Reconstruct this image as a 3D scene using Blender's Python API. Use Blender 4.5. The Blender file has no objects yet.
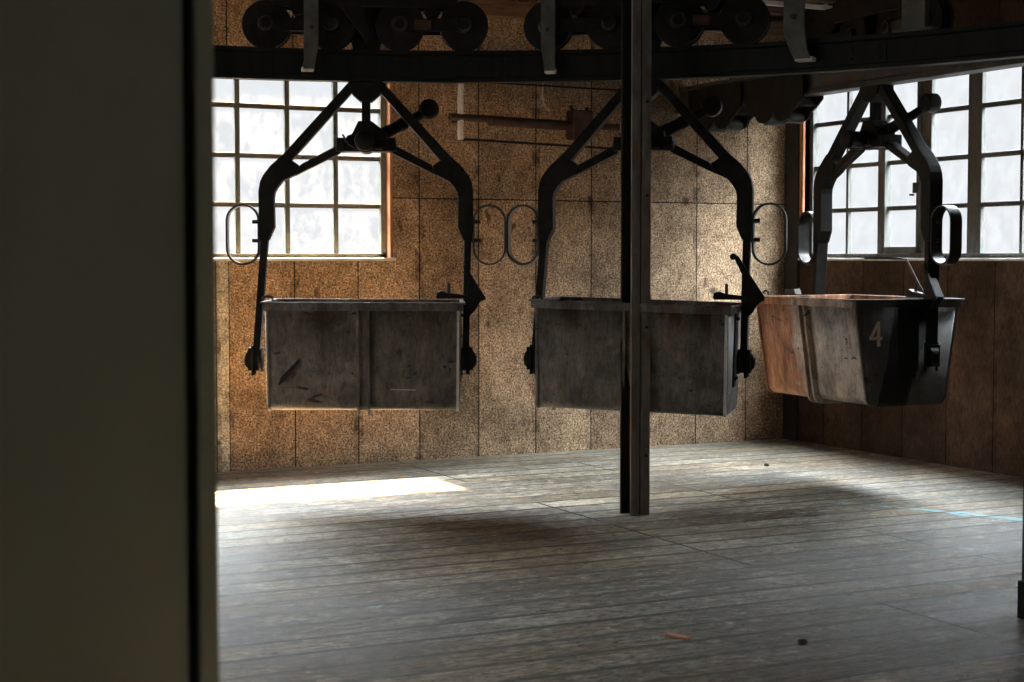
import bpy, bmesh, math, random
from mathutils import Vector, Matrix
random.seed(4)
S = bpy.context.scene
C = S.collection
PI = math.pi
T = math.radians(26.2)                       # heading of the camera, east of the room's depth axis

# ------------------------------------------------------------------ materials
class NT:
    def __init__(s, name):
        s.m = bpy.data.materials.new(name); s.m.use_nodes = True
        s.t = s.m.node_tree; s.t.nodes.clear()
        s.out = s.n('ShaderNodeOutputMaterial')
    def n(s, typ, **kw):
        nd = s.t.nodes.new(typ)
        for k, v in kw.items(): setattr(nd, k, v)
        return nd
    def l(s, a, b): s.t.links.new(a, b)
    def math(s, op, a, b=None, c=None, clamp=False):
        nd = s.n('ShaderNodeMath', operation=op, use_clamp=clamp)
        for i, v in enumerate((a, b, c)):
            if v is None: continue
            if isinstance(v, (int, float)): nd.inputs[i].default_value = v
            else: s.l(v, nd.inputs[i])
        return nd.outputs[0]
    def mix(s, f, a, b, mode='MIX'):
        nd = s.n('ShaderNodeMix', data_type='RGBA', blend_type=mode)
        for i, v in ((0, f), (6, a), (7, b)):
            if isinstance(v, (int, float)): nd.inputs[i].default_value = v
            elif isinstance(v, tuple): nd.inputs[i].default_value = (*v[:3], 1)
            else: s.l(v, nd.inputs[i])
        return nd.outputs[2]
    def ramp(s, v, stops):
        nd = s.n('ShaderNodeValToRGB'); s.l(v, nd.inputs[0])
        e = nd.color_ramp.elements
        while len(e) < len(stops): e.new(0.5)
        for el, (p, col) in zip(e, stops):
            el.position = p
            if isinstance(col, (int, float)): col = (col,)*3
            el.color = (*col[:3], 1)
        return nd.outputs[0]
    def noise(s, vec, scale, detail=4, rough=.55, dist=0):
        nd = s.n('ShaderNodeTexNoise'); s.l(vec, nd.inputs['Vector'])
        nd.inputs['Scale'].default_value = scale; nd.inputs['Detail'].default_value = detail
        nd.inputs['Roughness'].default_value = rough; nd.inputs['Distortion'].default_value = dist
        return nd.outputs[0]
    def coord(s, world=False, scale=(1,1,1), loc=(0,0,0)):
        if world: o = s.n('ShaderNodeNewGeometry').outputs['Position']
        else: o = s.n('ShaderNodeTexCoord').outputs['Object']
        mp = s.n('ShaderNodeMapping'); s.l(o, mp.inputs[0])
        mp.inputs['Scale'].default_value = scale; mp.inputs['Location'].default_value = loc
        return mp.outputs[0]
    def sep(s, v):
        nd = s.n('ShaderNodeSeparateXYZ'); s.l(v, nd.inputs[0]); return nd.outputs
    def bsdf(s, col, rough=.6, metal=0, bump=None, bstr=.3, bdist=.01, spec=.5):
        b = s.n('ShaderNodeBsdfPrincipled')
        for k, v in (('Base Color', col), ('Roughness', rough), ('Metallic', metal), ('Specular IOR Level', spec)):
            if isinstance(v, (int, float)): b.inputs[k].default_value = v
            elif isinstance(v, tuple): b.inputs[k].default_value = (*v[:3], 1)
            else: s.l(v, b.inputs[k])
        if bump is not None:
            bp = s.n('ShaderNodeBump'); s.l(bump, bp.inputs['Height'])
            bp.inputs['Strength'].default_value = bstr; bp.inputs['Distance'].default_value = bdist
            s.l(bp.outputs[0], b.inputs['Normal'])
        s.l(b.outputs[0], s.out.inputs[0]); return b

def line_mask(n, v, period, offset, half):
    """1 on a thin joint every `period` metres"""
    a = n.math('DIVIDE', n.math('SUBTRACT', v, offset), period)
    a = n.math('ABSOLUTE', n.math('SUBTRACT', n.math('FRACT', n.math('ADD', a, .5)), .5))
    return n.math('LESS_THAN', n.math('MULTIPLY', a, period), half)

def mat_board(name, axis, offset, tint, amp=1.0, lo=.30, stretch=1.0):
    n = NT(name); p = n.coord(True); xyz = n.sep(p)
    h = xyz[axis]
    speck = n.noise(n.coord(True, (1, 1, stretch)), 80, 2, .7, .5)
    fleck = n.noise(n.coord(True, (1, 1, .45)), 34, 4, .7, .6)
    big = n.noise(p, 1.7, 4, .6)
    col = n.ramp(speck, [(.36, tuple(t*lo for t in tint)), (.46, tuple(t*(lo+1)/2 for t in tint)), (.57, tint), (.68, tuple(min(.8, t*(2-lo)*.85) for t in tint))])
    col = n.mix(n.ramp(fleck, [(.50, 0), (.62, .55*amp)]), col, (tint[0]*.30, tint[1]*.25, tint[2]*.2))
    col = n.mix(.85, col, n.ramp(big, [(.34, .5), (.52, 1.0), (.68, 1.3)]), 'MULTIPLY')
    col = n.mix(.7, col, n.ramp(n.noise(p, 6.5, 5, .7, .6), [(.34, .6), (.5, 1.0), (.66, 1.25)]), 'MULTIPLY')
    # every board slightly its own tone
    k = n.math('FLOOR', n.math('DIVIDE', n.math('SUBTRACT', h, offset), .4833))
    zk = n.math('FLOOR', n.math('DIVIDE', n.math('SUBTRACT', xyz[2], 1.94), 2.44))
    wn = n.n('ShaderNodeTexWhiteNoise', noise_dimensions='2D')
    cb = n.n('ShaderNodeCombineXYZ'); n.l(k, cb.inputs[0]); n.l(zk, cb.inputs[1]); n.l(cb.outputs[0], wn.inputs['Vector'])
    tone = n.math('ADD', n.math('MULTIPLY', wn.outputs['Value'], .45), .75)
    tc = n.n('ShaderNodeCombineColor')
    for i in range(3): n.l(tone, tc.inputs[i])
    col = n.mix(1.0, col, tc.outputs[0], 'MULTIPLY')
    # damp and soot stains around joints, grime spots
    joint = n.math('MAXIMUM', line_mask(n, h, .4833, offset, .0042), line_mask(n, xyz[2], 2.44, 1.94, .004))
    near = line_mask(n, h, .4833, offset, .035)
    st = n.math('MULTIPLY', near, n.ramp(n.noise(p, 5, 5, .65), [(.50, 0), (.66, .8)]))
    col = n.mix(st, col, (.035, .022, .016))
    spot = n.ramp(n.noise(n.coord(True, (1, 1, .6)), 7, 2, .5), [(.71, 0), (.76, .8)])
    col = n.mix(spot, col, (.05, .025, .018))
    col = n.mix(joint, col, (.006, .005, .004))
    bump = n.math('SUBTRACT', speck, n.math('MULTIPLY', joint, 1.5))
    n.bsdf(col, .93, 0, bump, .55, .006, .15)
    return n.m

def mat_floor():
    n = NT('weathered floor planks'); p = n.coord(True); xyz = n.sep(p)
    W = .235
    row = n.math('FLOOR', n.math('DIVIDE', xyz[1], W))
    wn = n.n('ShaderNodeTexWhiteNoise', noise_dimensions='1D'); n.l(row, wn.inputs['W'])
    # grain streaks along the boards, shifted per row
    cb = n.n('ShaderNodeCombineXYZ')
    n.l(n.math('ADD', xyz[0], n.math('MULTIPLY', wn.outputs['Value'], 31)), cb.inputs[0]); n.l(xyz[1], cb.inputs[1])
    def st(sx, sy):
        mp = n.n('ShaderNodeMapping'); n.l(cb.outputs[0], mp.inputs[0]); mp.inputs['Scale'].default_value = (sx, sy, 1); return mp.outputs[0]
    grain = n.noise(st(1.4, 34), 2.2, 6, .68, .3)
    blot = n.noise(st(1, 1.7), 1.3, 5, .62, .4)
    scuff = n.noise(st(2.2, 5), 2.3, 8, .8, .5)
    col = n.ramp(grain, [(.28, (.07, .058, .045)), (.43, (.19, .17, .14)), (.58, (.30, .28, .245)), (.74, (.45, .435, .395))])
    col = n.mix(.75, col, n.ramp(blot, [(.36, .38), (.5, .95), (.62, 1.55)]), 'MULTIPLY')
    tone = n.math('ADD', n.math('MULTIPLY', wn.outputs['Value'], .62), .64)
    tc = n.n('ShaderNodeCombineColor')
    for i in range(3): n.l(tone, tc.inputs[i])
    col = n.mix(1, col, tc.outputs[0], 'MULTIPLY')
    col = n.mix(n.ramp(scuff, [(.54, 0), (.64, .75)]), col, (.46, .47, .44))          # pale worn scuffs
    col = n.mix(n.ramp(n.noise(st(1.1, 7), 1.2, 4, .6), [(.63, 0), (.70, .55)]), col, (.20, .085, .045))  # rust brown streaks
    col = n.mix(n.ramp(n.noise(st(3, 6), 3.1, 3, .6), [(.68, 0), (.73, .9)]), col, (.012, .011, .010))  # black dirt
    fleck = n.noise(n.coord(True, (1, 2.0, 1)), 14, 6, .75, .5)
    col = n.mix(.85, col, n.ramp(fleck, [(.38, .40), (.5, 1.0), (.62, 1.7)]), 'MULTIPLY')
    pit = n.ramp(n.noise(n.coord(True, (1, 1.6, 1), (3, 1, 0)), 15, 3, .6, .5), [(.62, 0), (.68, .85)])
    col = n.mix(pit, col, (.03, .022, .016))
    warm = n.ramp(n.noise(n.coord(True, (.35, 1.0, 1), (9, 2, 0)), 1.4, 4, .6), [(.45, 0), (.62, .6)])
    col = n.mix(warm, col, (1.0, .76, .52), 'MULTIPLY')
    col = n.mix(1.0, col, (.98, .96, .89), 'MULTIPLY')
    # faded blue line painted under the track
    dx = n.math('SUBTRACT', xyz[0], 2.44); dy = n.math('SUBTRACT', xyz[1], 5.48)
    r = n.math('SQRT', n.math('ADD', n.math('MULTIPLY', dx, dx), n.math('MULTIPLY', dy, dy)))
    off = n.math('ABSOLUTE', n.math('SUBTRACT', r, 4.60))
    off = n.math('ADD', off, n.math('MULTIPLY', n.math('SUBTRACT', n.noise(p, 6, 4, .6), .5), .16))
    ring = n.math('LESS_THAN', off, .038)
    ring = n.math('MULTIPLY', ring, n.ramp(xyz[0], [(0, .0), (1, 1)]))
    wear = n.ramp(n.math('ADD', n.noise(p, 9, 5, .7), n.math('MULTIPLY', n.math('SUBTRACT', xyz[0], 6.4), .30)), [(.42, 0), (.56, .85)])
    col = n.mix(n.math('MULTIPLY', ring, wear), col, (.24, .62, .72))
    # board gaps and the two butt joints
    gap = line_mask(n, xyz[1], W, 0, .019)
    gapv = n.math('MULTIPLY', gap, n.math('ADD', .3, n.math('MULTIPLY', wn.outputs['Value'], .7)))
    j1 = n.math('LESS_THAN', n.math('ABSOLUTE', n.math('SUBTRACT', xyz[0], 4.56)), .009)
    j1 = n.math('MULTIPLY', j1, n.math('GREATER_THAN', n.noise(n.coord(True, (0, 1, 0)), .9, 2, .5), .47))
    j2 = n.math('LESS_THAN', n.math('ABSOLUTE', n.math('SUBTRACT', xyz[0], 5.73)), .008)
    j2 = n.math('MULTIPLY', j2, n.math('GREATER_THAN', n.noise(n.coord(True, (0, 1, 0), (0, 5, 0)), .9, 2, .5), .50))
    g = n.math('MAXIMUM', gapv, n.math('MAXIMUM', j1, j2))
    col = n.mix(g, col, (.004, .004, .003))
    rough = n.ramp(n.math('ADD', n.math('MULTIPLY', grain, .5), n.math('MULTIPLY', blot, .5)), [(.35, .46), (.65, .74)])
    h = n.math('SUBTRACT', n.math('ADD', fleck, n.math('MULTIPLY', wn.outputs['Value'], .35)), n.math('MULTIPLY', g, 2.0))
    n.bsdf(col, rough, 0, h, .5, .008, .4)
    return n.m

def mat_noise(name, a, b, scale=8, rough=.6, metal=0, stretch=(1, 1, 1), bstr=.2, bdist=.004, rust=None, rust_amt=.6, spec=.5):
    n = NT(name); p = n.coord(False, stretch)
    nz = n.noise(p, scale, 5, .62, .2)
    col = n.ramp(nz, [(.33, a), (.66, b)])
    if rust:
        col = n.mix(n.ramp(n.noise(p, scale*.55, 6, .7, .4), [(1-rust_amt, 0), (1-rust_amt+.12, .9)]), col, rust)
    n.bsdf(col, rough, metal, nz, bstr, bdist, spec)
    return n.m

def mat_tub(name, seed, rust_far=0.0, base=(.17, .155, .14), tar_and_shade=False):
    """painted sheet steel, scratches and rust that belong to the bucket"""
    n = NT(name); p = n.coord(False, (1, 1, 1), (0, 0, 0)); xyz = n.sep(p)
    q = n.coord(False, (1, 1, 1), (seed*3.1, seed*1.7, seed))
    v = n.coord(False, (6, 6, .8), (seed*3.1, seed*1.7, seed))
    mott = n.noise(q, 5.5, 6, .66, .5)
    col = n.ramp(mott, [(.30, tuple(b*.38 for b in base)), (.50, base), (.72, tuple(b*1.5 for b in base))])
    col = n.mix(.55, col, n.ramp(n.noise(v, 1.6, 5, .6), [(.35, .5), (.6, 1.15)]), 'MULTIPLY')
    rustc = n.ramp(n.noise(v, 2.1, 6, .7), [(.35, (.16, .055, .022)), (.55, (.42, .19, .085)), (.75, (.62, .42, .27))])
    far = n.math('MULTIPLY', n.math('SUBTRACT', .15, xyz[0]), rust_far*1.6)
    amt = n.math('ADD', n.noise(q, 3.2, 6, .7, .6), far)
    col = n.mix(n.ramp(amt, [(.60, 0), (.74, .95)]), col, rustc)
    fine = n.noise(n.coord(False, (9, 9, 2.2), (seed, seed*2, seed)), 5.5, 6, .75, .8)
    col = n.mix(.8, col, n.ramp(fine, [(.34, .45), (.5, 1.0), (.66, 1.4)]), 'MULTIPLY')
    dent = n.ramp(n.noise(n.coord(False, (1, 1, 2.6), (seed*5, seed, seed*4)), 4.2, 3, .55, 1.2), [(.66, 0), (.70, .85)])
    col = n.mix(dent, col, (.022, .014, .010))
    spots = n.ramp(n.noise(q, 17, 3, .6), [(.66, 0), (.72, .9)])
    col = n.mix(spots, col, (.05, .018, .010))
    # rusty drip line just under the rim
    rim = n.math('MULTIPLY', n.ramp(n.math('ADD', xyz[2], n.math('MULTIPLY', n.noise(v, 2.3, 4, .6), .25)), [(.58, 0), (.74, 1)]), n.ramp(n.noise(v, 1.1, 4, .6), [(.45, 0), (.6, .75)]))
    col = n.mix(rim, col, (.06, .028, .018))
    if tar_and_shade:
        # black spill running down the end sheet; the sheet's shade is painted in
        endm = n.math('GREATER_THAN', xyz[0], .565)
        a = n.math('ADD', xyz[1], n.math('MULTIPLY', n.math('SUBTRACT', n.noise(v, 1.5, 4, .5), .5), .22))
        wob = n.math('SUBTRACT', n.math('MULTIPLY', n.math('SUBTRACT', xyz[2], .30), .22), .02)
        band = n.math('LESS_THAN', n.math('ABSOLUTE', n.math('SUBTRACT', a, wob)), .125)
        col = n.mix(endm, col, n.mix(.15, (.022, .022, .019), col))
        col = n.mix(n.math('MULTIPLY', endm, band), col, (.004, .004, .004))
    n.bsdf(col, n.ramp(mott, [(.3, .42), (.7, .66)]), .15, mott, .25, .004, .45)
    return n.m

M = {}
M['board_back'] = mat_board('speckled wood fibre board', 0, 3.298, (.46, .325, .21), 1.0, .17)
M['board_shaded'] = mat_board('speckled wood fibre board shaded', 1, .54, (.085, .057, .04), .6, .65, .25)  # same board as the back wall; its backlit shade is put into colour
M['floor'] = mat_floor()
M['roof'] = mat_noise('dark roof boards', (.05, .036, .026), (.13, .09, .06), 4, .85, stretch=(1, 8, 1))
M['timber'] = mat_noise('brown timber', (.09, .05, .03), (.24, .14, .08), 5, .8, stretch=(1, 12, 12))
M['jamb'] = mat_noise('orange-lit wood jamb', (.26, .11, .05), (.46, .21, .10), 7, .6, stretch=(6, 6, .6))  # wood jamb with the orange light on it put into the colour
M['frame'] = mat_noise('grey green window paint', (.07, .072, .06), (.13, .13, .11), 9, .6, stretch=(3, 3, 1), rust=(.10, .07, .05), rust_amt=.38)
M['frame_dark'] = mat_noise('dark window paint', (.05, .055, .05), (.11, .11, .10), 9, .6, stretch=(3, 3, 1))
M['panel'] = mat_noise('dull dark green painted boards', (.10, .118, .098), (.14, .163, .136), 2.2, .75, stretch=(1, 1, .5), rust=(.07, .045, .035), rust_amt=.36)
M['panel_line'] = mat_noise('dark groove', (.01, .01, .008), (.02, .02, .016), 6, .9)  # dark colour along the partition's groove
M['iron'] = mat_noise('blackened iron', (.006, .006, .006), (.018, .017, .015), 11, .5, .3, rust=(.035, .018, .010), rust_amt=.42, bstr=.35, spec=.22)
M['iron_bare'] = mat_noise('worn dark steel edge', (.02, .019, .017), (.06, .057, .052), 12, .38, .6, rust=(.09, .045, .025), rust_amt=.40)
M['hoop'] = mat_noise('grey steel strip', (.035, .035, .033), (.08, .08, .075), 10, .32, .7)
M['rail'] = mat_noise('grimy black rail steel', (.004, .005, .005), (.012, .013, .012), 3, .55, 0, stretch=(6, 6, .5), spec=.2)
M['siding'] = mat_noise('grey brown rail steel', (.038, .036, .032), (.075, .071, .063), 3, .5, .2, stretch=(3, 3, 1), rust=(.10, .05, .03), rust_amt=.40)
M['bar_grey'] = mat_noise('grey painted flat bar', (.05, .052, .046), (.11, .11, .095), 8, .55, .1, rust=(.08, .045, .03), rust_amt=.38)
M['post'] = mat_noise('flaking brown grey paint', (.13, .11, .092), (.25, .22, .185), 6, .6, .05, stretch=(4, 4, 1), rust=(.20, .085, .045), rust_amt=.47, bstr=.3)
M['post_dark'] = mat_noise('dark seam and hollow shade', (.012, .011, .010), (.03, .026, .022), 8, .8)
M['rusty'] = mat_noise('rusty brown iron', (.03, .015, .010), (.075, .036, .024), 9, .7, .2)
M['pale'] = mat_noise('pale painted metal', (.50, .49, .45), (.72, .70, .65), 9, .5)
M['wire'] = mat_noise('pale yellow cord', (.55, .42, .26), (.75, .6, .4), 9, .7)
M['number'] = mat_noise('faded cream paint', (.34, .22, .14), (.58, .43, .30), 40, .7)
M['splinter'] = mat_noise('orange wood chip', (.75, .28, .14), (.9, .45, .28), 20, .7)
M['clod'] = mat_noise('black dirt lump', (.01, .01, .01), (.03, .028, .025), 30, .9)
M['tub1'] = mat_tub('grey bucket steel', 1, 0, (.20, .17, .14))
M['tub2'] = mat_tub('dull grey bucket steel', 2.3, 0, (.19, .17, .15))
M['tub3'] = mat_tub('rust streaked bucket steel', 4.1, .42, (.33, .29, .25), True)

def mat_glass():
    n = NT('dusty window glass'); p = n.coord(True)
    d = n.ramp(n.noise(n.coord(True, (1, 1, .6)), 9, 6, .75, .2), [(.42, .0), (.68, .008)])
    tr = n.n('ShaderNodeBsdfTransparent'); tl = n.n('ShaderNodeBsdfTranslucent')
    tl.inputs[0].default_value = (.80, .84, .88, 1)
    mx = n.n('ShaderNodeMixShader'); n.l(d, mx.inputs[0]); n.l(tr.outputs[0], mx.inputs[1]); n.l(tl.outputs[0], mx.inputs[2])
    n.l(mx.outputs[0], n.out.inputs[0]); return n.m
M['glass'] = mat_glass()

# ------------------------------------------------------------------ mesh helpers
def add_box(bm, x0, x1, y0, y1, z0, z1):
    v = [bm.verts.new(c) for c in ((x0,y0,z0),(x1,y0,z0),(x1,y1,z0),(x0,y1,z0),(x0,y0,z1),(x1,y0,z1),(x1,y1,z1),(x0,y1,z1))]
    for f in ((0,3,2,1),(4,5,6,7),(0,1,5,4),(1,2,6,5),(2,3,7,6),(3,0,4,7)): bm.faces.new([v[i] for i in f])
def add_prism(bm, pts, y0, y1):
    """polygon in x,z extruded along y"""
    a = [bm.verts.new((x, y0, z)) for x, z in pts]; b = [bm.verts.new((x, y1, z)) for x, z in pts]
    bm.faces.new(a); bm.faces.new(b[::-1]); k = len(pts)
    for i in range(k): bm.faces.new((a[i], b[i], b[(i+1) % k], a[(i+1) % k]))
def add_cyl(bm, p0, p1, r0, r1=None, seg=20, cap=True):
    r1 = r0 if r1 is None else r1
    p0, p1 = Vector(p0), Vector(p1); d = (p1-p0).normalized()
    u = d.orthogonal().normalized(); w = d.cross(u)
    A = [bm.verts.new(p0+(u*math.cos(2*PI*i/seg)+w*math.sin(2*PI*i/seg))*r0) for i in range(seg)]
    B = [bm.verts.new(p1+(u*math.cos(2*PI*i/seg)+w*math.sin(2*PI*i/seg))*r1) for i in range(seg)]
    for i in range(seg): bm.faces.new((A[i], A[(i+1)%seg], B[(i+1)%seg], B[i]))
    if cap: bm.faces.new(A[::-1]); bm.faces.new(B)
def add_lathe(bm, prof, o=(0,0,0), axis='Y', seg=32):
    """prof: (distance along axis, radius)"""
    rings = []
    for t, r in prof:
        ring = []
        for i in range(seg):
            a = 2*PI*i/seg; c, s = math.cos(a)*r, math.sin(a)*r
            v = {'Y': (c, t, s), 'X': (t, c, s), 'Z': (c, s, t)}[axis]
            ring.append(bm.verts.new(Vector(o)+Vector(v)))
        rings.append(ring)
    for a, b in zip(rings, rings[1:]):
        for i in range(seg): bm.faces.new((a[i], a[(i+1)%seg], b[(i+1)%seg], b[i]))
    bm.faces.new(rings[0][::-1]); bm.faces.new(rings[-1])
def add_path(bm, pts, w, t, closed=False, up=(0,0,1)):
    """flat bar swept along pts; w along `up` side, t across"""
    pts = [Vector(p) for p in pts]; n = len(pts); up = Vector(up); rings = []
    for i, p in enumerate(pts):
        if closed: d = pts[(i+1)%n]-pts[i-1]
        else: d = pts[min(i+1, n-1)]-pts[max(i-1, 0)]
        d.normalize(); s = d.cross(up).normalized()
        rings.append([bm.verts.new(p+s*a*t/2+up*b*w/2) for a, b in ((-1,-1),(1,-1),(1,1),(-1,1))])
    rng = range(n if closed else n-1)
    for i in rng:
        a, b = rings[i], rings[(i+1)%n]
        for k in range(4): bm.faces.new((a[k], a[(k+1)%4], b[(k+1)%4], b[k]))
    if not closed: bm.faces.new(rings[0][::-1]); bm.faces.new(rings[-1])
def add_tube(bm, pts, r, seg=8):
    pts = [Vector(p) for p in pts]
    ref = Vector((.13, .97, .21)).normalized(); rings = []
    for i, p in enumerate(pts):
        d = (pts[min(i+1, len(pts)-1)]-pts[max(i-1, 0)]).normalized()
        u = d.cross(ref).normalized(); w = d.cross(u)
        rings.append([bm.verts.new(p+(u*math.cos(2*PI*k/seg)+w*math.sin(2*PI*k/seg))*r) for k in range(seg)])
    for a, b in zip(rings, rings[1:]):
        for k in range(seg): bm.faces.new((a[k], a[(k+1)%seg], b[(k+1)%seg], b[k]))
    bm.faces.new(rings[0][::-1]); bm.faces.new(rings[-1])

def obj(name, bm, m, parent=None, bevel=0, smooth=False, off=None):
    if off is not None: bmesh.ops.translate(bm, verts=bm.verts, vec=off)
    bmesh.ops.recalc_face_normals(bm, faces=bm.faces)
    me = bpy.data.meshes.new(name); bm.to_mesh(me); bm.free()
    me.materials.append(M[m] if isinstance(m, str) else m)
    if smooth:
        for p in me.polygons: p.use_smooth = True
        try: me.set_sharp_from_angle(angle=math.radians(38))
        except Exception: pass
    o = bpy.data.objects.new(name, me); C.objects.link(o)
    if parent: o.parent = parent
    if bevel:
        b = o.modifiers.new('edge', 'BEVEL'); b.width = bevel; b.segments = 2; b.limit_method = 'ANGLE'
    return o
def B(): return bmesh.new()
def empty(name, loc, rz=0):
    o = bpy.data.objects.new(name, None); o.empty_display_size = .1; C.objects.link(o)
    o.location = loc; o.rotation_euler = (0, 0, rz); return o
def tag(o, label, cat, group=None):
    o['label'] = label; o['category'] = cat
    if group: o['group'] = group
    return o
def struct(name, bm, m, parent=None, bevel=0):
    o = obj(name, bm, m, parent, bevel)
    if parent is None: o['kind'] = 'structure'
    return o
def world(lat, d, z=0):
    """lateral / depth from the viewing axis -> room coordinates"""
    return Vector((lat*math.cos(T)+d*math.sin(T), -lat*math.sin(T)+d*math.cos(T), z))

# ------------------------------------------------------------------ room shell
LX = -2.6; YB, XR, ZC = 11.2, 8.05, 3.75          # inner faces of back and right walls, roof height
TH = .14
bm = B(); add_box(bm, LX-TH, XR+TH, -3, YB+TH, -.12, 0); struct('floor', bm, 'floor')
FILL_SKYLIGHTS = [(1.0, 1.7, 3.4, 3.9), (-1.9, -1.6, -1.6, -1.3)]  # skylights added out of view to brighten the buckets and partition
bm = B(); xs = sorted({LX, XR+TH, *[v for q in FILL_SKYLIGHTS for v in q[:2]]}); ys = sorted({-3, YB+TH, *[v for q in FILL_SKYLIGHTS for v in q[2:]]})
for xa, xb in zip(xs, xs[1:]):
    for ya, yb in zip(ys, ys[1:]):
        if not any(q[0] <= xa and xb <= q[1] and q[2] <= ya and yb <= q[3] for q in FILL_SKYLIGHTS): add_box(bm, xa, xb, ya, yb, ZC, ZC+.1)
struct('ceiling', bm, 'roof')

WX0, WX1, WZ0, WZ1 = 1.15, 4.52, 1.50, 2.96       # back window opening
bm = B()
add_box(bm, LX-TH, WX0, YB, YB+TH, 0, ZC); add_box(bm, WX1, XR+TH, YB, YB+TH, 0, ZC)
add_box(bm, WX0, WX1, YB, YB+TH, 0, WZ0); add_box(bm, WX0, WX1, YB, YB+TH, WZ1, ZC)
struct('wall_back', bm, 'board_back')
# pale board strip at the left, a nailed batten standing proud of the panels
bm = B(); add_box(bm, 3.13, 3.292, YB-.016, YB, 0, WZ0-.02); struct('trim_1', bm, mat_board('pale fibre board', 0, 9, (.62, .56, .46), .4), bevel=.002)

RY0, RY1, RZ0, RZ1 = 8.0, 10.965, 1.50, 2.96
bm = B()
add_box(bm, XR, XR+TH, -3, RY0, 0, ZC); add_box(bm, XR, XR+TH, RY1, YB, 0, ZC)
add_box(bm, XR, XR+TH, RY0, RY1, 0, RZ0); add_box(bm, XR, XR+TH, RY0, RY1, RZ1, ZC)
struct('wall_right', bm, 'board_shaded')
LX, LY0, LY1, LZ0, LZ1 = -2.6, 5.0, 8.5, .9, 2.3
bm = B()
add_box(bm, LX-TH, LX, -3, LY0, 0, ZC); add_box(bm, LX-TH, LX, LY1, YB+TH, 0, ZC)
add_box(bm, LX-TH, LX, LY0, LY1, 0, LZ0); add_box(bm, LX-TH, LX, LY0, LY1, LZ1, ZC)
struct('wall_left', bm, 'board_shaded')
FX0, FX1, FZ0, FZ1 = 1.6, 4.4, 1.0, 2.6
bm = B(); add_box(bm, LX-TH, FX0, -3-TH, -3, 0, ZC); add_box(bm, FX1, XR+TH, -3-TH, -3, 0, ZC)
add_box(bm, FX0, FX1, -3-TH, -3, 0, FZ0); add_box(bm, FX0, FX1, -3-TH, -3, FZ1, ZC); struct('wall_front', bm, 'board_shaded')

# roof overhang outside, above the back window
bm = B(); add_box(bm, LX-.4, XR+.5, YB+TH, YB+TH+.27, 3.20, 3.30); struct('trim_2', bm, 'timber')

# ---- back window: painted steel sash, 8 columns by 4 rows
def window(name, m, bars_u, bars_z, u0, u1, z0, z1, place, casement=None, thick=()):
    """place(u0,u1,w0,w1,z0,z1)-> box args; w=0 at the room side of the wall"""
    root = empty(name, place(u0, u0, .06, .06, z0, z0)[::2][:2] + (z0,)); root['kind'] = 'structure'
    inv = root.location
    bm = B()
    for a, b, c, d in ((u0, u1, z0, z0+.035), (u0, u1, z1-.035, z1), (u0, u0+.045, z0, z1), (u1-.045, u1, z0, z1)):
        add_box(bm, *place(a, b, .045, .105, c, d))
    obj('window_frame', bm, m, root, .003, off=-inv)
    bm = B()
    for u, w in bars_u: add_box(bm, *place(u-w/2, u+w/2, .055, .092, z0+.03, z1-.03))
    for z in bars_z: add_box(bm, *place(u0+.03, u1-.03, .058, .088, z-.017, z+.017))
    obj('glazing_bars', bm, m, root, .002, off=-inv)
    bm = B(); add_box(bm, *place(u0+.02, u1-.02, .070, .074, z0+.02, z1-.02)); obj('pane', bm, 'glass', root, off=-inv)
    return root
def pb(a, b, w0, w1, c, d): return (a, b, YB+w0, YB+w1, c, d)
def pr(a, b, w0, w1, c, d): return (XR+w0, XR+w1, a, b, c, d)
rows = (1.877, 2.223, 2.573)
cols = [(4.118-.366*k, .036) for k in range(8)]
w1 = window('window_1', 'frame', cols, rows, WX0, WX1-.012, WZ0, WZ1, pb)
# wooden jambs and sills
bm = B(); add_box(bm, WX1-.012, WX1+.012, YB-.02, YB+TH, WZ0-.02, WZ1+.03)
struct('trim_3', bm, 'jamb', bevel=.003)
bm = B(); add_box(bm, WX0-.03, WX1+.03, YB-.035, YB+.05, WZ0-.022, WZ0); struct('trim_4', bm, 'pale', bevel=.003)
# ---- right window: three lights, the middle one an opening casement
bars = [(10.485, .028), (10.065, .085), (9.56, .12), (9.04, .14), (8.575, .028), (8.2, .028)]
w2 = window('window_2', 'frame_dark', bars, rows, RY0, RY1, RZ0, RZ1, pr)
bm = B()
inv = w2.location
for a, b, c, d in ((9.60, 10.04, 1.535, 1.585), (9.60, 10.04, 2.87, 2.92), (9.60, 9.64, 1.54, 2.92), (10.0, 10.04, 1.54, 2.92)):
    add_box(bm, *pr(a, b, .035, .10, c, d))
obj('casement', bm, 'frame_dark', w2, .003, off=-inv)
bm = B(); add_box(bm, *pr(9.625, 9.645, .005, .035, 1.98, 2.06)); add_box(bm, *pr(9.63, 9.64, -.03, .012, 1.96, 1.975)); obj('window_latch', bm, 'iron_bare', w2, .002, off=-inv)
def pl(a, b, w0, w1, c, d): return (LX-w1, LX-w0, a, b, c, d)
def pf(a, b, w0, w1, c, d): return (a, b, -3-w1, -3-w0, c, d)
window('window_6', 'frame_dark', [(FX0+.4*k, .03) for k in range(1, 7)], (1.4, 1.8, 2.2), FX0, FX1, FZ0, FZ1, pf)  # unseen front window, added to light the bucket fronts
window('window_5', 'frame_dark', [(5.0+.5*k, .03) for k in range(1, 7)], (1.37, 1.83), LY0, LY1, LZ0, LZ1, pl)  # unseen left window, added to light the numbered bucket's side
bm = B(); add_box(bm, XR-.02, XR+.10, RY1, RY1+.05, RZ0-.02, RZ1+.03); struct('trim_5', bm, 'jamb', bevel=.003)
bm = B(); add_box(bm, XR-.03, XR+.05, RY0-.03, RY1+.05, RZ0-.020, RZ0-.001); struct('trim_6', bm, 'pale', bevel=.003)
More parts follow.
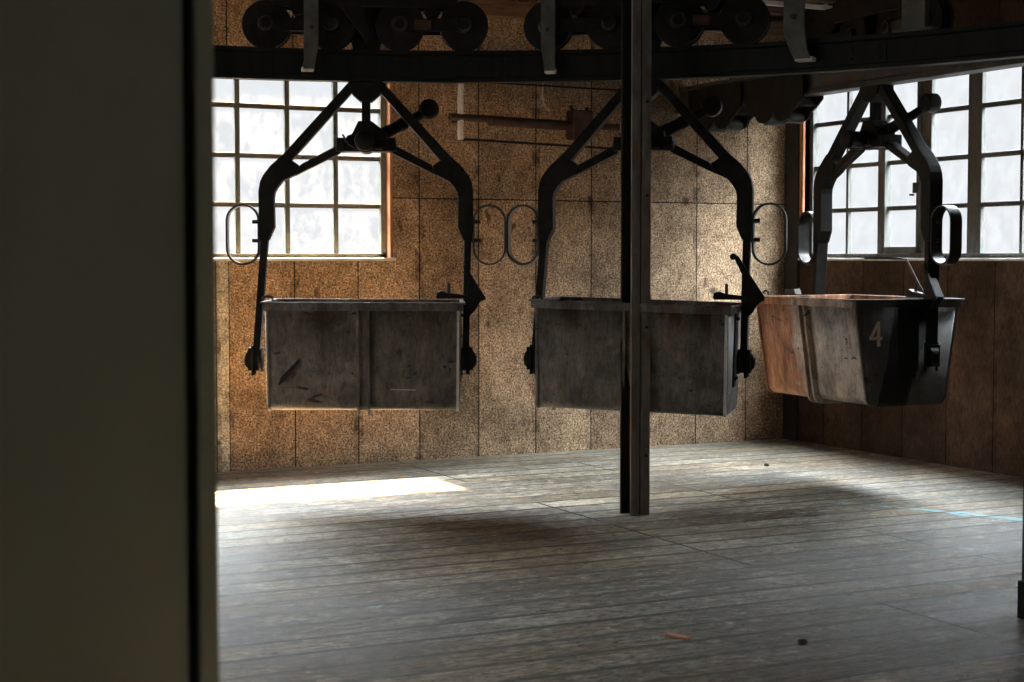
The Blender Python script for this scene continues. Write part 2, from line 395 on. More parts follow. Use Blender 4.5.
for i, (xa, xb, ya, yb) in enumerate(FILL_SKYLIGHTS):  # frames and panes of the added skylights
    root = empty('window_%d' % (3+i), (xa, ya, ZC)); root['kind'] = 'structure'; iv = -root.location
    bm = B()
    for a, b, c, d in ((xa, xb, ya, ya+.05), (xa, xb, yb-.05, yb), (xa, xa+.05, ya, yb), (xb-.05, xb, ya, yb)): add_box(bm, a, b, c, d, ZC+.02, ZC+.16)
    k = int((xb-xa)/.45)
    for j in range(1, k): add_box(bm, xa+(xb-xa)*j/k-.015, xa+(xb-xa)*j/k+.015, ya, yb, ZC+.05, ZC+.12)
    obj('window_frame', bm, 'frame_dark', root, off=iv)
    bm = B(); add_box(bm, xa+.03, xb-.03, ya+.03, yb-.03, ZC+.085, ZC+.09); obj('pane', bm, 'glass', root, off=iv)
# dark corner post boards
bm = B(); add_box(bm, XR-.03, XR, RY1+.055, YB, 0, ZC); struct('trim_7', bm, 'post_dark')

# ---- timbers along the top of the back wall and joists
for i, (y, z0, z1) in enumerate(((YB-.09, 3.30, 3.42), (YB-.16, 3.47, 3.60))):
    bm = B(); add_box(bm, LX, XR-.05, y, YB, z0, z1); struct('trim_%d' % (8+i), bm, 'timber', bevel=.006)
def joist(y, z0, z1, label):
    bm = B(); add_box(bm, LX, XR-.02, -.05, .05, 0, z1-z0)
    o = obj('roof_joist', bm, 'timber', bevel=.006); o.location = (0, y, z0)
    tag(o, label, 'beam', 'roof joists')
joist(10.6, 3.5, ZC, 'brown roof joist running beside the back wall, high above the rail')
joist(10.0, 3.5, ZC, 'brown roof joist just in front of the one beside the back wall')
# pale strip under the joists, upper right
bm = B(); add_box(bm, -.34, .34, -.02, .02, 0, .035); add_box(bm, -.30, -.27, -.012, .012, .035, .05); add_box(bm, .27, .30, -.012, .012, .035, .05)
o = obj('white_strip', bm, 'pale', bevel=.003); o.location = (7.68, 10.6, 3.45)
tag(o, 'narrow white strip under the roof, above the rail between second and third buckets', 'strip')

# ---- foreground partition at the left, close to the camera
bm = B(); add_box(bm, LX, .521, 1.954, 2.02, 0, ZC); struct('wall_partition', bm, 'panel')
bpy.data.objects['wall_partition'].name = 'wall_middle'
bm = B()
add_box(bm, .531, .556, 1.940, 2.03, 0, ZC)
struct('trim_10', bm, 'panel', bevel=.003)
bm = B(); add_box(bm, .519, .533, 1.962, 2.02, 0, ZC); struct('trim_11', bm, 'panel_line')

# ------------------------------------------------------------------ overhead rail
ZB, ZT = 2.578, 2.768
CEN = world(-.3, 5.97); R = 4.2
def ringpt(a, r=R, z=0):
    return Vector((CEN.x+r*math.cos(a), CEN.y+r*math.sin(a), z))
def add_section(bm, pts, sect):
    """sweep a closed 2-D section (across, up) along a level path"""
    rings = []; n = len(pts)
    for i, p in enumerate(pts):
        d = (pts[min(i+1, n-1)]-pts[max(i-1, 0)]); d.z = 0; d.normalize()
        s = Vector((d.y, -d.x, 0))
        rings.append([bm.verts.new(p+s*a+Vector((0, 0, b))) for a, b in sect])
    k = len(sect)
    for a, b in zip(rings, rings[1:]):
        for j in range(k): bm.faces.new((a[j], a[(j+1)%k], b[(j+1)%k], b[j]))
    bm.faces.new(rings[0][::-1]); bm.faces.new(rings[-1])
H = ZT-ZB
sect = [(-.045,0),(.045,0),(.045,.022),(.028,.030),(.028,H-.034),(.045,H-.024),(.045,H),(-.045,H),(-.045,H-.024),(-.028,H-.034),(-.028,.030),(-.045,.022)]
pts = [ringpt(math.radians(180-2*k), z=ZB) for k in range(0, 91)]
pts = [Vector((pts[0].x, 2.6, ZB))]+pts+[Vector((pts[-1].x, 1.0, ZB))]
root = empty('curved_rail', (CEN.x, CEN.y, ZB))
tag(root, 'long black curved overhead rail sweeping across the picture above the buckets', 'rail')
bm = B(); add_section(bm, pts, sect); obj('rail_beam', bm, 'rail', root, off=-root.location)
# splice plates with bolts, spaced out along the curve
for deg in (141, 96, 62, 30):
    a = math.radians(deg); bm = B()
    add_section(bm, [ringpt(a-.03, R-.034, ZB+.035), ringpt(a, R-.034, ZB+.035), ringpt(a+.03, R-.034, ZB+.035)], [(-.006,0),(.006,0),(.006,.115),(-.006,.115)])
    for t in (-.02, .02):
        for z in (.06, .12):
            add_cyl(bm, ringpt(a+t, R-.052, ZB+z), ringpt(a+t, R-.035, ZB+z), .011, seg=6)
    obj('splice_plate', bm, 'rail', root, off=-root.location)

# siding: straight rail that runs on to the back wall
SX = 7.03; SZ = .082
sp = [ringpt(math.radians(2), z=ZB)+Vector((.10, 0, 0))]
sp = [Vector((6.86, 4.6, ZB+SZ)), Vector((6.88, 5.4, ZB+SZ)), Vector((6.93, 6.1, ZB+SZ)), Vector((SX, 6.9, ZB+SZ)), Vector((SX, 9.0, ZB+SZ)), Vector((SX, YB, ZB+SZ))]
root = empty('straight_rail', (SX, 6.9, ZB+SZ))
tag(root, 'grey brown straight overhead rail carrying the numbered bucket toward the back wall', 'rail')
bm = B(); add_section(bm, sp, sect); obj('rail_beam', bm, 'siding', root, off=-root.location)
bm = B(); add_section(bm, [p+Vector((0, 0, -.018)) for p in sp[1:]], [(-.07,0),(.07,0),(.07,.018),(-.07,.018)]); obj('bottom_flange', bm, 'siding', root, .003, off=-root.location)

# curved hooks that hold the rail, and straight hangers
def hook(loc, rz, zb, w, label, foot=True, y=-.128, m='bar_grey', curl=-.05):
    root = empty('rail_hook', (loc.x, loc.y, zb), rz)
    tag(root, label, 'hook', 'hooks holding the overhead rail')
    bm = B(); L = ZC-zb
    pth = [(0, y, L), (0, y, .20)]
    pth += [(curl*.15, y, .13), (curl*.5, y*.96, .06), (curl, y*.9, .0)]
    n = len(pth); rings = []
    for i, p in enumerate(pth):
        p = Vector(p); ww = w*(1 if i < 3 else .82)
        rings.append([bm.verts.new(p+Vector((sx*ww/2, sy*.011, 0))) for sx, sy in ((-1,-1),(1,-1),(1,1),(-1,1))])
    for a, b in zip(rings, rings[1:]):
        for k in range(4): bm.faces.new((a[k], a[(k+1)%4], b[(k+1)%4], b[k]))
    bm.faces.new(rings[0]); bm.faces.new(rings[-1][::-1])
    obj('hook_bar', bm, m, root, .003)
    if foot:
        bm = B(); add_box(bm, curl-w*.42, curl+w*.42, y*.9-.012, -.047, -.004, .020)
        obj('hook_foot', bm, 'pale', root, .003)  # window light on the foot is put into its pale colour
    bm = B(); add_cyl(bm, (0, y-.03, .25), (0, y+.02, .25), .016, seg=6); obj('bolt', bm, 'iron_bare', root)
    return root
def on_ring(px_lat):    # point of the curved rail at this lateral offset
    d = 5.97+math.sqrt(R*R-(px_lat+.3)**2); p = world(px_lat, d)
    return p, math.atan2(p.y-CEN.y, p.x-CEN.x)-PI/2
for lat, w, zb, cu, lab in ((-1.235, .085, 2.63, -.018, 'grey hook bar in front of the rail above the left bucket, bent foot painted pale for window light'),
                        (.235, .085, 2.625, .012, 'grey hook bar in front of the rail just left of the tall post'),
                        (1.69, .125, 2.64, .055, 'wide grey hook bar in front of the rail between the post and the numbered bucket')):
    p, a = on_ring(lat); hook(p, a, zb, w, lab, curl=cu)
def hanger(loc, rz, zb, w, label, m='bar_grey'):
    root = empty('rail_hanger', (loc.x, loc.y, zb), rz); tag(root, label, 'hanger', 'straight hangers above the rail')
    bm = B(); add_box(bm, -w/2, w/2, -.03, .03, 0, ZC-zb); obj('hanger_bar', bm, m, root, .004)
    bm = B(); add_box(bm, -w/2-.05, w/2+.05, -.045, .045, 0, .018); obj('foot_plate', bm, m, root, .003)
p, a = on_ring(2.265)
hanger(p, a, ZT, .14, 'wide grey hanger standing on the curved rail, right of the numbered bucket hook', 'bar_grey')
hanger(Vector((SX, 9.76, 0)), -PI/2, ZT+SZ, .07, 'dark hanger on the straight rail behind the numbered bucket', 'iron')
hanger(Vector((SX, 10.4, 0)), -PI/2, ZT+SZ, .07, 'dark hanger on the straight rail nearest the back wall', 'iron')

# rail clamps with rounded bellies under the straight rail
def clamp(y, label, s=1.0):
    root = empty('rail_clamp', (SX, y, 2.402)); tag(root, label, 'clamp', 'clamps below the straight rail')
    def cheek(x0, x1, top):
        prof = [(-.36*s, top), (-.34*s, .17), (-.24*s, .14)]
        for c0, rr in ((-.11*s, .10), (.12*s, .10)):
            prof += [(c0+rr*math.cos(PI+PI*k/8), .13+.055*math.sin(PI+PI*k/8)) for k in range(9)]
        prof += [(.28*s, .16), (.36*s, .22), (.36*s, top)]
        bm = B(); v0 = [bm.verts.new((x0, -x, z)) for x, z in prof]; v1 = [bm.verts.new((x1, -x, z)) for x, z in prof]
        bm.faces.new(v0); bm.faces.new(v1[::-1]); k = len(prof)
        for i in range(k): bm.faces.new((v0[i], v0[(i+1)%k], v1[(i+1)%k], v1[i]))
        obj('cheek_plate', bm, 'iron', root)
    cheek(-.092, -.076, .40); cheek(.076, .092, .40)
    bm = B(); add_box(bm, -.076, .076, -.30, .30, .175, .235); obj('clamp_block', bm, 'iron', root, .004)
    for x in (-.11, .12):
        bm = B(); add_lathe(bm, [(-.075, .045), (-.07, .055), (.07, .055), (.075, .045)], (0, -x*s, .118), 'X', 20); obj('roller', bm, 'iron_bare', root, smooth=True)
    return root
clamp(9.85, 'black roller clamp under the straight rail, nearer the right window')
clamp(10.62, 'black roller clamp under the straight rail, nearer the back wall')

# ------------------------------------------------------------------ bucket with hanger and running gear
def profile(grow=0.0, zb=0.0, ztop=.66, r=.065, n=8):
    """trough section (y, z), open at the top"""
    hw_t, hw_b = .375+grow, .285+grow
    zb = zb-grow
    P = [(-hw_t, ztop)]
    sl = math.atan2(hw_t-hw_b, ztop-zb)
    # left bottom corner
    cy = -hw_b+r*.92; cz = zb+r
    for k in range(n+1):
        a = PI+sl*.9+(PI/2-sl*.9)*k/n
        P.append((cy+r*math.cos(a), cz+r*math.sin(a)))
    P += [(-y, z) for y, z in reversed(P)]
    return P
def ring_at(bm, x, P): return [bm.verts.new((x, y, z)) for y, z in P]
def skin(bm, rings):
    for a, b in zip(rings, rings[1:]):
        for i in range(len(a)-1): bm.faces.new((a[i], a[i+1], b[i+1], b[i]))

RZB = .56                       # height of the bucket bottom above the floor
UP = [0.0]
def zz(z): return z-RZB-.012*(1.55 < z < 1.95)+UP[0]*min(1, max(0, (z-1.72)/.15))
def sh(z): return -.038*min(1, max(0, (1.64-z)/.7))
def mirror(pts): return [(-x, z) for x, z in pts]
def make_bucket(loc, rz, roll, label, tubm, number=False, rod=False, lift=0, shift=0, seed=0, up=0):
    UP[0] = up
    root = empty('cable_bucket', (loc.x, loc.y, RZB+lift), rz)
    tag(root, label, 'bucket', 'overhead cable buckets')
    hl = .592
    # --- tub
    bm = B(); P = profile(); rings = []
    for x, g in ((-hl, -.022), (-hl+.006, -.008), (-hl+.022, 0), (-.2, 0), (.2, 0), (hl-.022, 0), (hl-.006, -.008), (hl, -.022)):
        rings.append(ring_at(bm, x, profile(g, 0, .66)))
    skin(bm, rings)
    bm.faces.new(rings[0]); bm.faces.new(rings[-1][::-1])
    tub = obj('tub', bm, tubm, root, smooth=True)
    sol = tub.modifiers.new('sheet', 'SOLIDIFY'); sol.thickness = .008; sol.offset = -1
    tub.location = (shift, -.12 if not number else -.18, .032 if not number else .012); tub.scale = (.97, 1, .935) if not number else (1, 1.03, .965); tub.rotation_euler = (0, roll, 0)
    # --- rim band
    bm = B(); o, t = .392, .012; L = hl+.014
    for z0, z1, e in ((.640, .690, 0), (.682, .694, .014)):
        a, b = o+e, L+e
        add_box(bm, -b, b, -a, -a+t+e, z0, z1); add_box(bm, -b, b, a-t-e, a, z0, z1)
        add_box(bm, -b, -b+t+e, -a+t+e, a-t-e, z0, z1); add_box(bm, b-t-e, b, -a+t+e, a-t-e, z0, z1)
    obj('rim', bm, tubm, tub, .002)
    # --- channel strap around the middle
    bm = B()
    for x0, x1, g in ((-.036, .036, .006), (-.040, -.026, .030), (.026, .040, .030)):
        A = ring_at(bm, x0, profile(g, 0, .642)); A2 = ring_at(bm, x1, profile(g, 0, .642))
        I = ring_at(bm, x0, profile(-.004, 0, .642)); I2 = ring_at(bm, x1, profile(-.004, 0, .642))
        for i in range(len(A)-1):
            bm.faces.new((A[i], A[i+1], A2[i+1], A2[i])); bm.faces.new((A[i], I[i], I[i+1], A[i+1])); bm.faces.new((A2[i], A2[i+1], I2[i+1], I2[i]))
    obj('strap', bm, tubm, tub, smooth=True)
    # --- end flanges and trunnion plates
    for s in (-1, 1):
        bm = B()
        x0, x1 = s*(hl-.024), s*(hl-.008)
        A = ring_at(bm, x0, profile(.007, 0, .64)); A2 = ring_at(bm, x1, profile(.007, 0, .64)); I2 = ring_at(bm, x1, profile(-.012, 0, .64)); I1 = ring_at(bm, x0, profile(-.012, 0, .64))
        for i in range(len(A)-1):
            bm.faces.new((A[i], A[i+1], A2[i+1], A2[i])); bm.faces.new((A2[i], A2[i+1], I2[i+1], I2[i])); bm.faces.new((A[i], I1[i], I1[i+1], A[i+1]))
        obj('end_flange', bm, 'pale' if s > 0 and not number else tubm, tub, smooth=True)  # right flange paler: bare edge, with window light put into its colour
        bm = B()
        xa, xb = sorted((s*(hl-.003), s*(hl+.010)))
        add_box(bm, xa, xb, -.075, .075, .17, .655)
        for z in (.22, .60):
            for y in (-.05, .05): add_cyl(bm, (s*(hl+.008), y, z), (s*(hl+.020), y, z), .011, seg=6)
        obj('trunnion_plate', bm, 'iron' if not number else tubm, tub, .002)
    # scratches / a bright scrape that belong to this tub
    if seed == 1:
        bm = B(); add_prism(bm, [(.165, .137), (.320, .133), (.320, .139), (.165, .142)], -.321, -.3125)
        obj('scrape', bm, 'pale', tub)
        o_ = tub.children[-1]
        bm = B(); add_prism(bm, [(-.47, .20), (-.515, .165), (-.50, .215), (-.40, .325), (-.385, .34), (-.395, .305)], -.3470, -.3185)
        obj('gouge', bm, 'post_dark', tub)
    # --- number painted on the end sheet
    if number:
        bm = B(); s = .16; x = hl+.0005; yc, zc = -.235, .465
        segs = [((-.25, -.15), (.10, .52), .085), ((-.30, -.15), (.28, -.15), .085), ((.09, .54), (.12, -.48), .095)]
        for (a, b, w) in segs:
            a, b = Vector(a)*s, Vector(b)*s; d = (b-a).normalized(); q = Vector((-d.y, d.x))*w*s/1.0*.75
            cs = [a+q, b+q, b-q, a-q]
            A = [bm.verts.new((x-.001, yc+c.x, zc+c.y)) for c in cs]; A2 = [bm.verts.new((x+.002, yc+c.x, zc+c.y)) for c in cs]
            bm.faces.new(A); bm.faces.new(A2)
            for i in range(4): bm.faces.new((A[i], A[(i+1)%4], A2[(i+1)%4], A2[i]))
        o = obj('number', bm, 'number', tub); o['label'] = 'faded cream number 4 painted on the end'
    # --- hanger yoke: two gusseted arms, ties, apex plate
    HY = .05
    knee = [(.575, 1.70), (.612, 1.62), (.666, 1.62), (.672, 1.70), (.674, 1.92), (.664, 1.965), (.645, 2.005), (.60, 2.062), (.512, 2.140), (.472, 2.102), (.418, 2.066), (.43, 2.015), (.47, 1.995), (.52, 1.972), (.553, 1.945), (.572, 1.912), (.578, 1.88)]
    leg = [(.522, 2.131), (.466, 2.096), (.058, 2.545), (.105, 2.575)]
    tie = [(.410, 2.072), (.445, 2.004), (.165, 2.140), (.150, 2.205)]
    for s in (-1, 1):
        f = (lambda p: [(x*s*.975+sh(z), zz(z)) for x, z in p])
        bm = B(); add_prism(bm, f(knee), -HY, HY)
        add_prism(bm, f(leg), -.042, .042); add_prism(bm, f(tie), -.036, .036)
        arm = obj('hanger_arm', bm, 'iron', root, .005)
        bm = B()
        add_prism(bm, f([(.616, 1.64), (.660, 1.64), (.684, .86), (.640, .86)]), -.045, .045)
        obj('side_bar', bm, 'iron', root, .004)
        for z in (1.735, 1.62):
            bm = B(); add_cyl(bm, (s*.635, 0, zz(z)), (s*.70, 0, zz(z)), .013, seg=8); obj('hoop_bolt', bm, 'iron_bare', root)
        # bumper hoop of flat strip
        bm = B(); pts = []; cx, cz, rx, hz = s*.755, zz(1.655), .097, .085
        for k in range(13): pts.append((cx+rx*math.cos(PI*k/12), 0, cz+hz+rx*math.sin(PI*k/12)))
        for k in range(13): pts.append((cx-rx*math.cos(PI*k/12), 0, cz-hz-rx*math.sin(PI*k/12)))
        add_path(bm, pts, .085, .012, True, up=(0, 1, 0))
        obj('bumper_hoop', bm, 'hoop', root, smooth=True)
        # trunnion bearing
        bm = B(); zc = zz(.875)
        add_lathe(bm, [(s*.600, .040), (s*.606, .075), (s*.625, .075), (s*.632, .046), (s*.685, .046), (s*.690, .026), (s*.715, .026)], (-.038, 0, zc), 'X', 18)
        add_box(bm, min(s*.622, s*.690)-.038, max(s*.622, s*.690)-.038, -.05, .05, zc-.065, zc+.075)
        for y in (-.045, .045): add_cyl(bm, (s*.66-.038, y, zc-.095), (s*.66-.038, y, zc+.09), .012, seg=6)
        add_prism(bm, [(s*.688-.038, zc+.06), (s*.706-.038, zc+.035), (s*.712-.038, zc-.03), (s*.688-.038, zc-.06)], -.03, .03)
        obj('bearing', bm, 'iron', root, .003)
    bm = B()
    add_prism(bm, [(x, zz(z)) for x, z in ((-.105, 2.575), (-.085, 2.50), (-.035, 2.455), (.035, 2.455), (.085, 2.50), (.105, 2.575))], -.06, .06)
    add_box(bm, -.085, .085, .055, .085, zz(2.50), zz(2.90))
    obj('apex_plate', bm, 'iron', root, .005)
    bm = B(); add_box(bm, -.026, .026, -.03, .03, zz(2.26), zz(2.47)); obj('stem', bm, 'iron', root, .004)
    # rope grip
    bm = B()
    add_prism(bm, [(x, zz(z)) for x, z in ((-.045, 2.335), (.035, 2.335), (.125, 2.265), (.13, 2.205), (-.13, 2.205), (-.115, 2.245), (-.085, 2.255))], -.07, .07)
    add_box(bm, -.185, .185, -.075, .075, zz(2.150), zz(2.205))
    for s in (-1, 1): add_box(bm, s*.155-.025, s*.155+.025, -.085, .085, zz(2.15), zz(2.232))
    obj('grip', bm, 'iron', root, .006)
    bm = B(); add_lathe(bm, [(-.25, .030), (-.24, .058), (-.21, .062), (-.20, .055), (-.10, .055), (-.09, .064), (.10, .064), (.11, .045)], (0, 0, zz(2.205)), 'Y', 24)
    obj('grip_cylinder', bm, 'iron', root, smooth=True)
    bm = B(); add_tube(bm, [(-.14, -.09, zz(2.25)), (-.10, -.10, zz(2.19)), (-.06, -.10, zz(2.165)), (.10, -.10, zz(2.165))], .006); obj('grip_rod', bm, 'hoop', root, smooth=True)
    bm = B(); add_cyl(bm, (.05, .0, zz(2.235)), (.21, .075, zz(2.32)), .042, .034); add_cyl(bm, (.21, .075, zz(2.32)), (.35, .14, zz(2.40)), .030, .030)
    add_cyl(bm, (.20, .07, zz(2.315)), (.235, .085, zz(2.335)), .040)
    obj('lever', bm, 'iron', root, smooth=True)
    bm = B(); d = Vector((.85, 0, .5)).normalized()
    add_lathe(bm, [(-.052, .036), (-.050, .050), (-.036, .063), (.036, .063), (.048, .055), (.050, .046), (.040, .044), (.040, .001)], (.385, .15, zz(2.425)), 'Y', 28)
    obj('counterweight', bm, 'iron', root, smooth=True)
    # latch at the right end
    bm = B()
    add_prism(bm, [(x, zz(z)) for x, z in ((.592, 1.452), (.612, 1.470), (.628, 1.42), (.728, 1.262), (.735, 1.245), (.70, 1.235), (.665, 1.175), (.630, 1.14), (.612, 1.19), (.618, 1.30), (.632, 1.36), (.60, 1.41))], -.055, -.035)
    add_prism(bm, [(x, zz(z)) for x, z in ((.62, 1.40), (.722, 1.255), (.66, 1.18), (.628, 1.2))], -.034, .02)
    add_prism(bm, [(x, zz(z)) for x, z in ((.425, 1.262), (.432, 1.290), (.46, 1.300), (.50, 1.285), (.62, 1.272), (.63, 1.250), (.43, 1.250))], -.06, -.01)
    obj('latch', bm, 'iron', root, .003)
    bm = B(); add_cyl(bm, (.505, -.035, zz(1.25)), (.505, -.035, zz(1.345)), .010); obj('latch_pin', bm, 'iron_bare', root)
    bm = B(); add_tube(bm, [(-.585, -.49, zz(1.253)), (-.585, -.49, zz(1.268)), (-.56, -.49, zz(1.278)), (-.53, -.49, zz(1.270)), (-.53, -.49, zz(1.250))], .008); obj('lifting_eye', bm, 'hoop', root, smooth=True)
    if seed == 2:
        bm = B(); add_prism(bm, [(x, zz(z)) for x, z in ((.545, 1.515), (.575, 1.515), (.740, 1.262), (.70, 1.225), (.655, 1.29))], -.075, -.057)
        add_cyl(bm, (.548, -.09, zz(1.508)), (.548, -.05, zz(1.508)), .020, seg=12); obj('latch_handle', bm, 'iron', root, .002)
    if rod:
        bm = B(); add_tube(bm, [(.32, -.30, zz(1.500)), (.46, -.16, zz(1.497)), (.50, -.11, zz(1.494)), (.57, -.06, zz(1.33)), (.60, -.03, zz(1.26))], .007); obj('release_rod', bm, 'hoop', root, smooth=True)
        bm = B(); add_prism(bm, [(x, zz(z)) for x, z in ((-.50, 1.252), (-.50, 1.285), (-.38, 1.290), (-.36, 1.252))], -.38, -.33); obj('lid_stop', bm, 'bar_grey', root, .003)
    # --- running gear: four grooved wheels in two bogies
    zw = zz(ZT+.150)
    for s in (-1, 1):
        for y in (-.075, .085):
            bm = B(); t = .012
            add_prism(bm, [(s*x, zz(z)) for x, z in ((.17, 2.93), (.23, 2.955), (.58, 2.955), (.64, 2.93), (.64, 2.90), (.58, 2.875), (.23, 2.875), (.17, 2.90))], y-t/2, y+t/2)
            for x in (.21, .60): add_cyl(bm, (s*x, y-.02, zw), (s*x, y+.02, zw), .030, seg=12)
            obj('bogie_plate', bm, 'iron', root, .002)
        for x in (.21, .60):
            bm = B(); add_lathe(bm, [(-.050, .045), (-.048, .125), (-.046, .148), (-.036, .150), (-.028, .134), (.028, .134), (.036, .150), (.046, .148), (.048, .125), (.050, .045)], (s*x, .0, zw+.0), 'Y', 40)
            w = obj('wheel', bm, 'iron', root, smooth=True)
            bm = B(); add_lathe(bm, [(-.092, .022), (-.088, .045), (-.050, .055), (.050, .055), (.088, .045), (.092, .022)], (s*x, 0, zw), 'Y', 20); obj('hub', bm, 'iron_bare', w, smooth=True)
    bm = B()
    add_box(bm, -.56, .56, -.10, -.07, zz(3.02), zz(3.125)); add_box(bm, -.56, .56, .07, .10, zz(3.02), zz(3.125))
    for x in (-.40, 0, .40): add_box(bm, x-.03, x+.03, -.07, .07, zz(3.05), zz(3.10))
    for s in (-1, 1):
        add_prism(bm, [(s*.33, zz(3.05)), (s*.48, zz(3.05)), (s*.43, zz(2.97)), (s*.38, zz(2.97))], -.098, -.082)
        add_prism(bm, [(s*.33, zz(3.05)), (s*.48, zz(3.05)), (s*.43, zz(2.97)), (s*.38, zz(2.97))], .090, .104)
    add_prism(bm, [(-.18, zz(3.05)), (.18, zz(3.05)), (.085, zz(2.80)), (-.085, zz(2.80))], .062, .095)
    add_prism(bm, [(-.17, zz(3.04)), (-.02, zz(3.04)), (.03, zz(2.85)), (.01, zz(2.80)), (-.02, zz(2.85))], -.095, -.075)
    obj('truck_frame', bm, 'iron', root, .004)
    bm = B()
    add_lathe(bm, [(-.06, .03), (-.05, .055), (.05, .055), (.06, .03)], (.10, -.02, zz(3.16)), 'Y', 16)
    add_lathe(bm, [(-.06, .03), (-.05, .055), (.05, .055), (.06, .03)], (-.10, -.02, zz(3.16)), 'Y', 16)
    add_box(bm, -.17, .17, -.05, .02, zz(3.11), zz(3.14)); add_box(bm, .30, .47, -.05, .02, zz(3.11), zz(3.18))
    obj('rope_guide', bm, 'iron', root, .003)
    bm = B(); add_box(bm, .30, .40, -.094, -.080, zz(2.885), zz(2.945)); obj('cover_plate', bm, 'rusty', root, .002)
    return root

p1, _ = on_ring(-.895)
make_bucket(p1, -T+math.radians(2.5), math.radians(.25), 'grey steel bucket hanging in front of the left window, with a bright scratch', 'tub1', shift=-.005, seed=1)
p2, a2 = on_ring(.808)
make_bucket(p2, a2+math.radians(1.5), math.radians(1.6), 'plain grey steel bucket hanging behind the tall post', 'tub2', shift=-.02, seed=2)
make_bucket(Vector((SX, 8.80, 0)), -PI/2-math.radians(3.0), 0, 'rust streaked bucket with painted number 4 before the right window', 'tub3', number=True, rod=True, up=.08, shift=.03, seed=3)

# ------------------------------------------------------------------ tall post, right edge post
root = empty('support_post', (4.866, 8.262, 0)); tag(root, 'tall flaking brown post with a central seam, standing before the middle bucket', 'post')
bm = B(); add_box(bm, -.064, -.006, -.066, -.052, 0, ZC-.003); obj('face_board', bm, 'post', root, .003)
bm = B(); add_box(bm, .006, .064, -.066, -.052, 0, ZC-.003); obj('face_board', bm, 'post', root, .003)
bm = B(); add_box(bm, .028, .062, -.052, .05, 0, ZC-.003); obj('web', bm, 'post_dark', root)  # inside of the hollow post: its shade is put into a dark colour
bm = B(); add_box(bm, -.054, .028, -.052, -.040, 0, ZC-.003); obj('seam_filler', bm, 'post_dark', root)
bm = B(); add_box(bm, -.064, .064, .05, .064, 0, ZC-.003); obj('back_board', bm, 'post_dark', root, .003)
for z in (.35, 1.1, 1.86, 2.4):
    bm = B(); add_cyl(bm, (.035, -.074, z), (.035, -.064, z), .010, seg=6); obj('bolt_head', bm, 'rusty', root)

root = empty('steel_stanchion', (4.932, 5.10, 0)); tag(root, 'dark slim upright at the right edge of the picture, nearest the camera', 'post')
bm = B(); add_box(bm, -.04, .04, -.04, .04, 0, 1.4); obj('upright', bm, 'iron', root, .003)
bm = B(); add_box(bm, -.052, .052, -.052, .052, 0, .16); obj('foot', bm, 'iron', root, .006)

# ------------------------------------------------------------------ rusty shaft and frame on the back wall
root = empty('wall_shaft', (5.0, YB, 2.2)); tag(root, 'rusty horizontal shaft in a thin wire frame on the wall, between left and middle buckets', 'shaft')
def W(x, y, z): return (x-5.0, y-YB, z-2.2)
bm = B(); add_cyl(bm, W(4.93, 11.05, 2.535), W(6.35, 11.05, 2.505), .026); add_cyl(bm, W(5.25, 11.05, 2.515), W(6.0, 11.05, 2.50), .036); obj('shaft', bm, 'rusty', root, smooth=True)
bm = B(); add_box(bm, *[v for pr_ in zip(W(5.93, 10.99, 2.40), W(6.10, 11.12, 2.62)) for v in pr_]); add_cyl(bm, W(5.96, 11.05, 2.60), W(5.93, 11.05, 2.66), .014); add_cyl(bm, W(6.06, 11.05, 2.60), W(6.08, 11.05, 2.65), .014)
add_box(bm, *[v for pr_ in zip(W(5.97, 11.1, 2.42), W(6.06, YB, 2.58)) for v in pr_])
obj('bearing_block', bm, 'rusty', root, .012)
bm = B(); add_path(bm, [W(5.06, 11.06, 2.80), W(5.025, 11.06, 2.785), W(5.02, 11.06, 2.70), W(5.02, 11.06, 2.37)], .05, .028, up=(0, 1, 0)); obj('pale_bracket', bm, 'pale', root, .003)
bm = B(); add_tube(bm, [W(5.02, 11.06, 2.375), W(6.6, 11.06, 2.335)], .009); add_tube(bm, [W(5.04, 11.06, 2.80), W(6.6, 11.06, 2.79)], .007)
add_box(bm, *[v for pr_ in zip(W(5.01, 11.05, 2.50), W(5.04, YB, 2.53)) for v in pr_]); add_box(bm, *[v for pr_ in zip(W(6.57, 11.04, 2.32), W(6.60, YB, 2.81)) for v in pr_])
obj('wire_frame', bm, 'iron', root, smooth=True)

bm = B(); add_tube(bm, [(0, 0, .35), (0, 0, 0), (-.006, 0, -.10), (.005, 0, -.16), (.03, 0, -.20), (.06, 0, -.22)], .0055)
o = obj('hanging_cord', bm, 'wire', smooth=True); o.location = (5.765, YB-.02, 2.84)
tag(o, 'short pale cord dangling below the rail against the wall', 'cord')

# ------------------------------------------------------------------ bits on the floor
def clod(x, y, r, label):
    bm = B(); bmesh.ops.create_icosphere(bm, subdivisions=2, radius=r)
    for v in bm.verts: v.co *= 1+random.uniform(-.25, .25); v.co.z = max(v.co.z*.6, -r*.3)
    o = obj('dirt_lump', bm, 'clod', smooth=True); o.location = (x, y, r*.3); tag(o, label, 'dirt', 'black lumps on the floor')
clod(3.812, 5.184, .018, 'small black lump on the floor right of the orange splinter')
clod(6.857, 9.77, .020, 'small black lump on the floor under the numbered bucket, toward the corner')
bm = B(); add_prism(bm, [(-.055, 0), (.055, 0), (.050, .008), (-.048, .010)], -.009, .009)
o = obj('wood_splinter', bm, 'splinter', bevel=.001); o.location = (3.427, 5.484, 0.0); o.rotation_euler = (0, 0, math.radians(-63))
tag(o, 'small orange wood splinter lying on the floor in front', 'splinter')

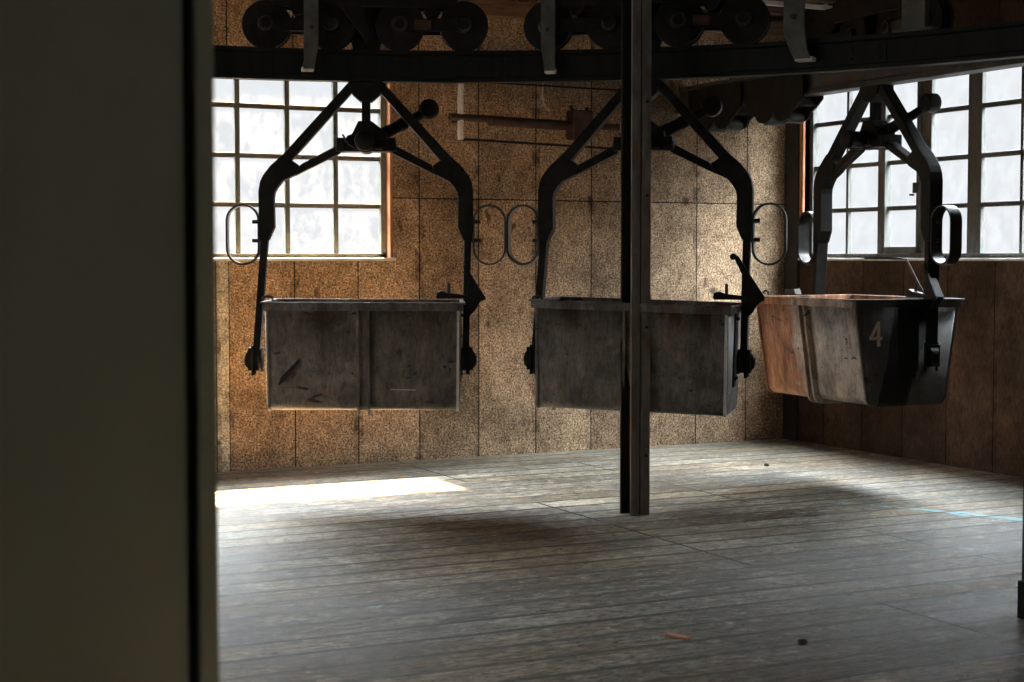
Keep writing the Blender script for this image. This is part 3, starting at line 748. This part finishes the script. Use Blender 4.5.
# ------------------------------------------------------------------ sky and sun
w = bpy.data.worlds.new('sky'); S.world = w; w.use_nodes = True; nt = w.node_tree; nt.nodes.clear()
out = nt.nodes.new('ShaderNodeOutputWorld'); bg = nt.nodes.new('ShaderNodeBackground')
tc = nt.nodes.new('ShaderNodeTexCoord'); sx = nt.nodes.new('ShaderNodeSeparateXYZ'); rp = nt.nodes.new('ShaderNodeValToRGB')
nt.links.new(tc.outputs['Generated'], sx.inputs[0]); nt.links.new(sx.outputs[2], rp.inputs[0])
SKY = 90.0
e = rp.color_ramp.elements
e[0].position = .30; e[0].color = (.80/SKY, .83/SKY, .86/SKY, 1)
e[1].position = .80; e[1].color = (.85, .94, 1.0, 1)
mr = nt.nodes.new('ShaderNodeMapRange'); mr.interpolation_type = 'SMOOTHSTEP'
dt = nt.nodes.new('ShaderNodeVectorMath'); dt.operation = 'DOT_PRODUCT'; nt.links.new(tc.outputs['Generated'], dt.inputs[0]); dt.inputs[1].default_value = (-.72, -.69, 0)
nt.links.new(dt.outputs['Value'], mr.inputs[0]); mr.inputs[1].default_value = .2; mr.inputs[2].default_value = .75   # sky brightened behind and left of the camera, added as fill light
mx = nt.nodes.new('ShaderNodeMix'); mx.data_type = 'RGBA'; nt.links.new(mr.outputs[0], mx.inputs[0]); nt.links.new(rp.outputs[0], mx.inputs[6]); mx.inputs[7].default_value = (3.7/SKY, 3.55/SKY, 3.3/SKY, 1)
nt.links.new(mx.outputs[2], bg.inputs[0]); bg.inputs[1].default_value = SKY; nt.links.new(bg.outputs[0], out.inputs[0])

sun = bpy.data.lights.new('sun', 'SUN'); sun.energy = 235; sun.angle = math.radians(1.6); sun.color = (1, .66, .34)
so = bpy.data.objects.new('sun', sun); C.objects.link(so); so.location = (5, 20, 15)
so.rotation_euler = Vector((-.04, -1, -1.63)).to_track_quat('-Z', 'Y').to_euler()

# ------------------------------------------------------------------ camera
cam = bpy.data.cameras.new('camera'); cam.sensor_width = 36; cam.lens = 36*1641/1024
co = bpy.data.objects.new('camera', cam); C.objects.link(co)
co.location = (0, 0, 1.5)
pitch = math.atan(83/1641)
co.rotation_euler = (PI/2-pitch, 0, -T)
cam.dof.use_dof = True; cam.dof.focus_distance = 10.2; cam.dof.aperture_fstop = 5.6
S.camera = co
S.view_settings.view_transform = 'Standard'; S.view_settings.look = 'None'
S.view_settings.exposure = 0; S.view_settings.gamma = 1; S.view_settings.use_curve_mapping = False
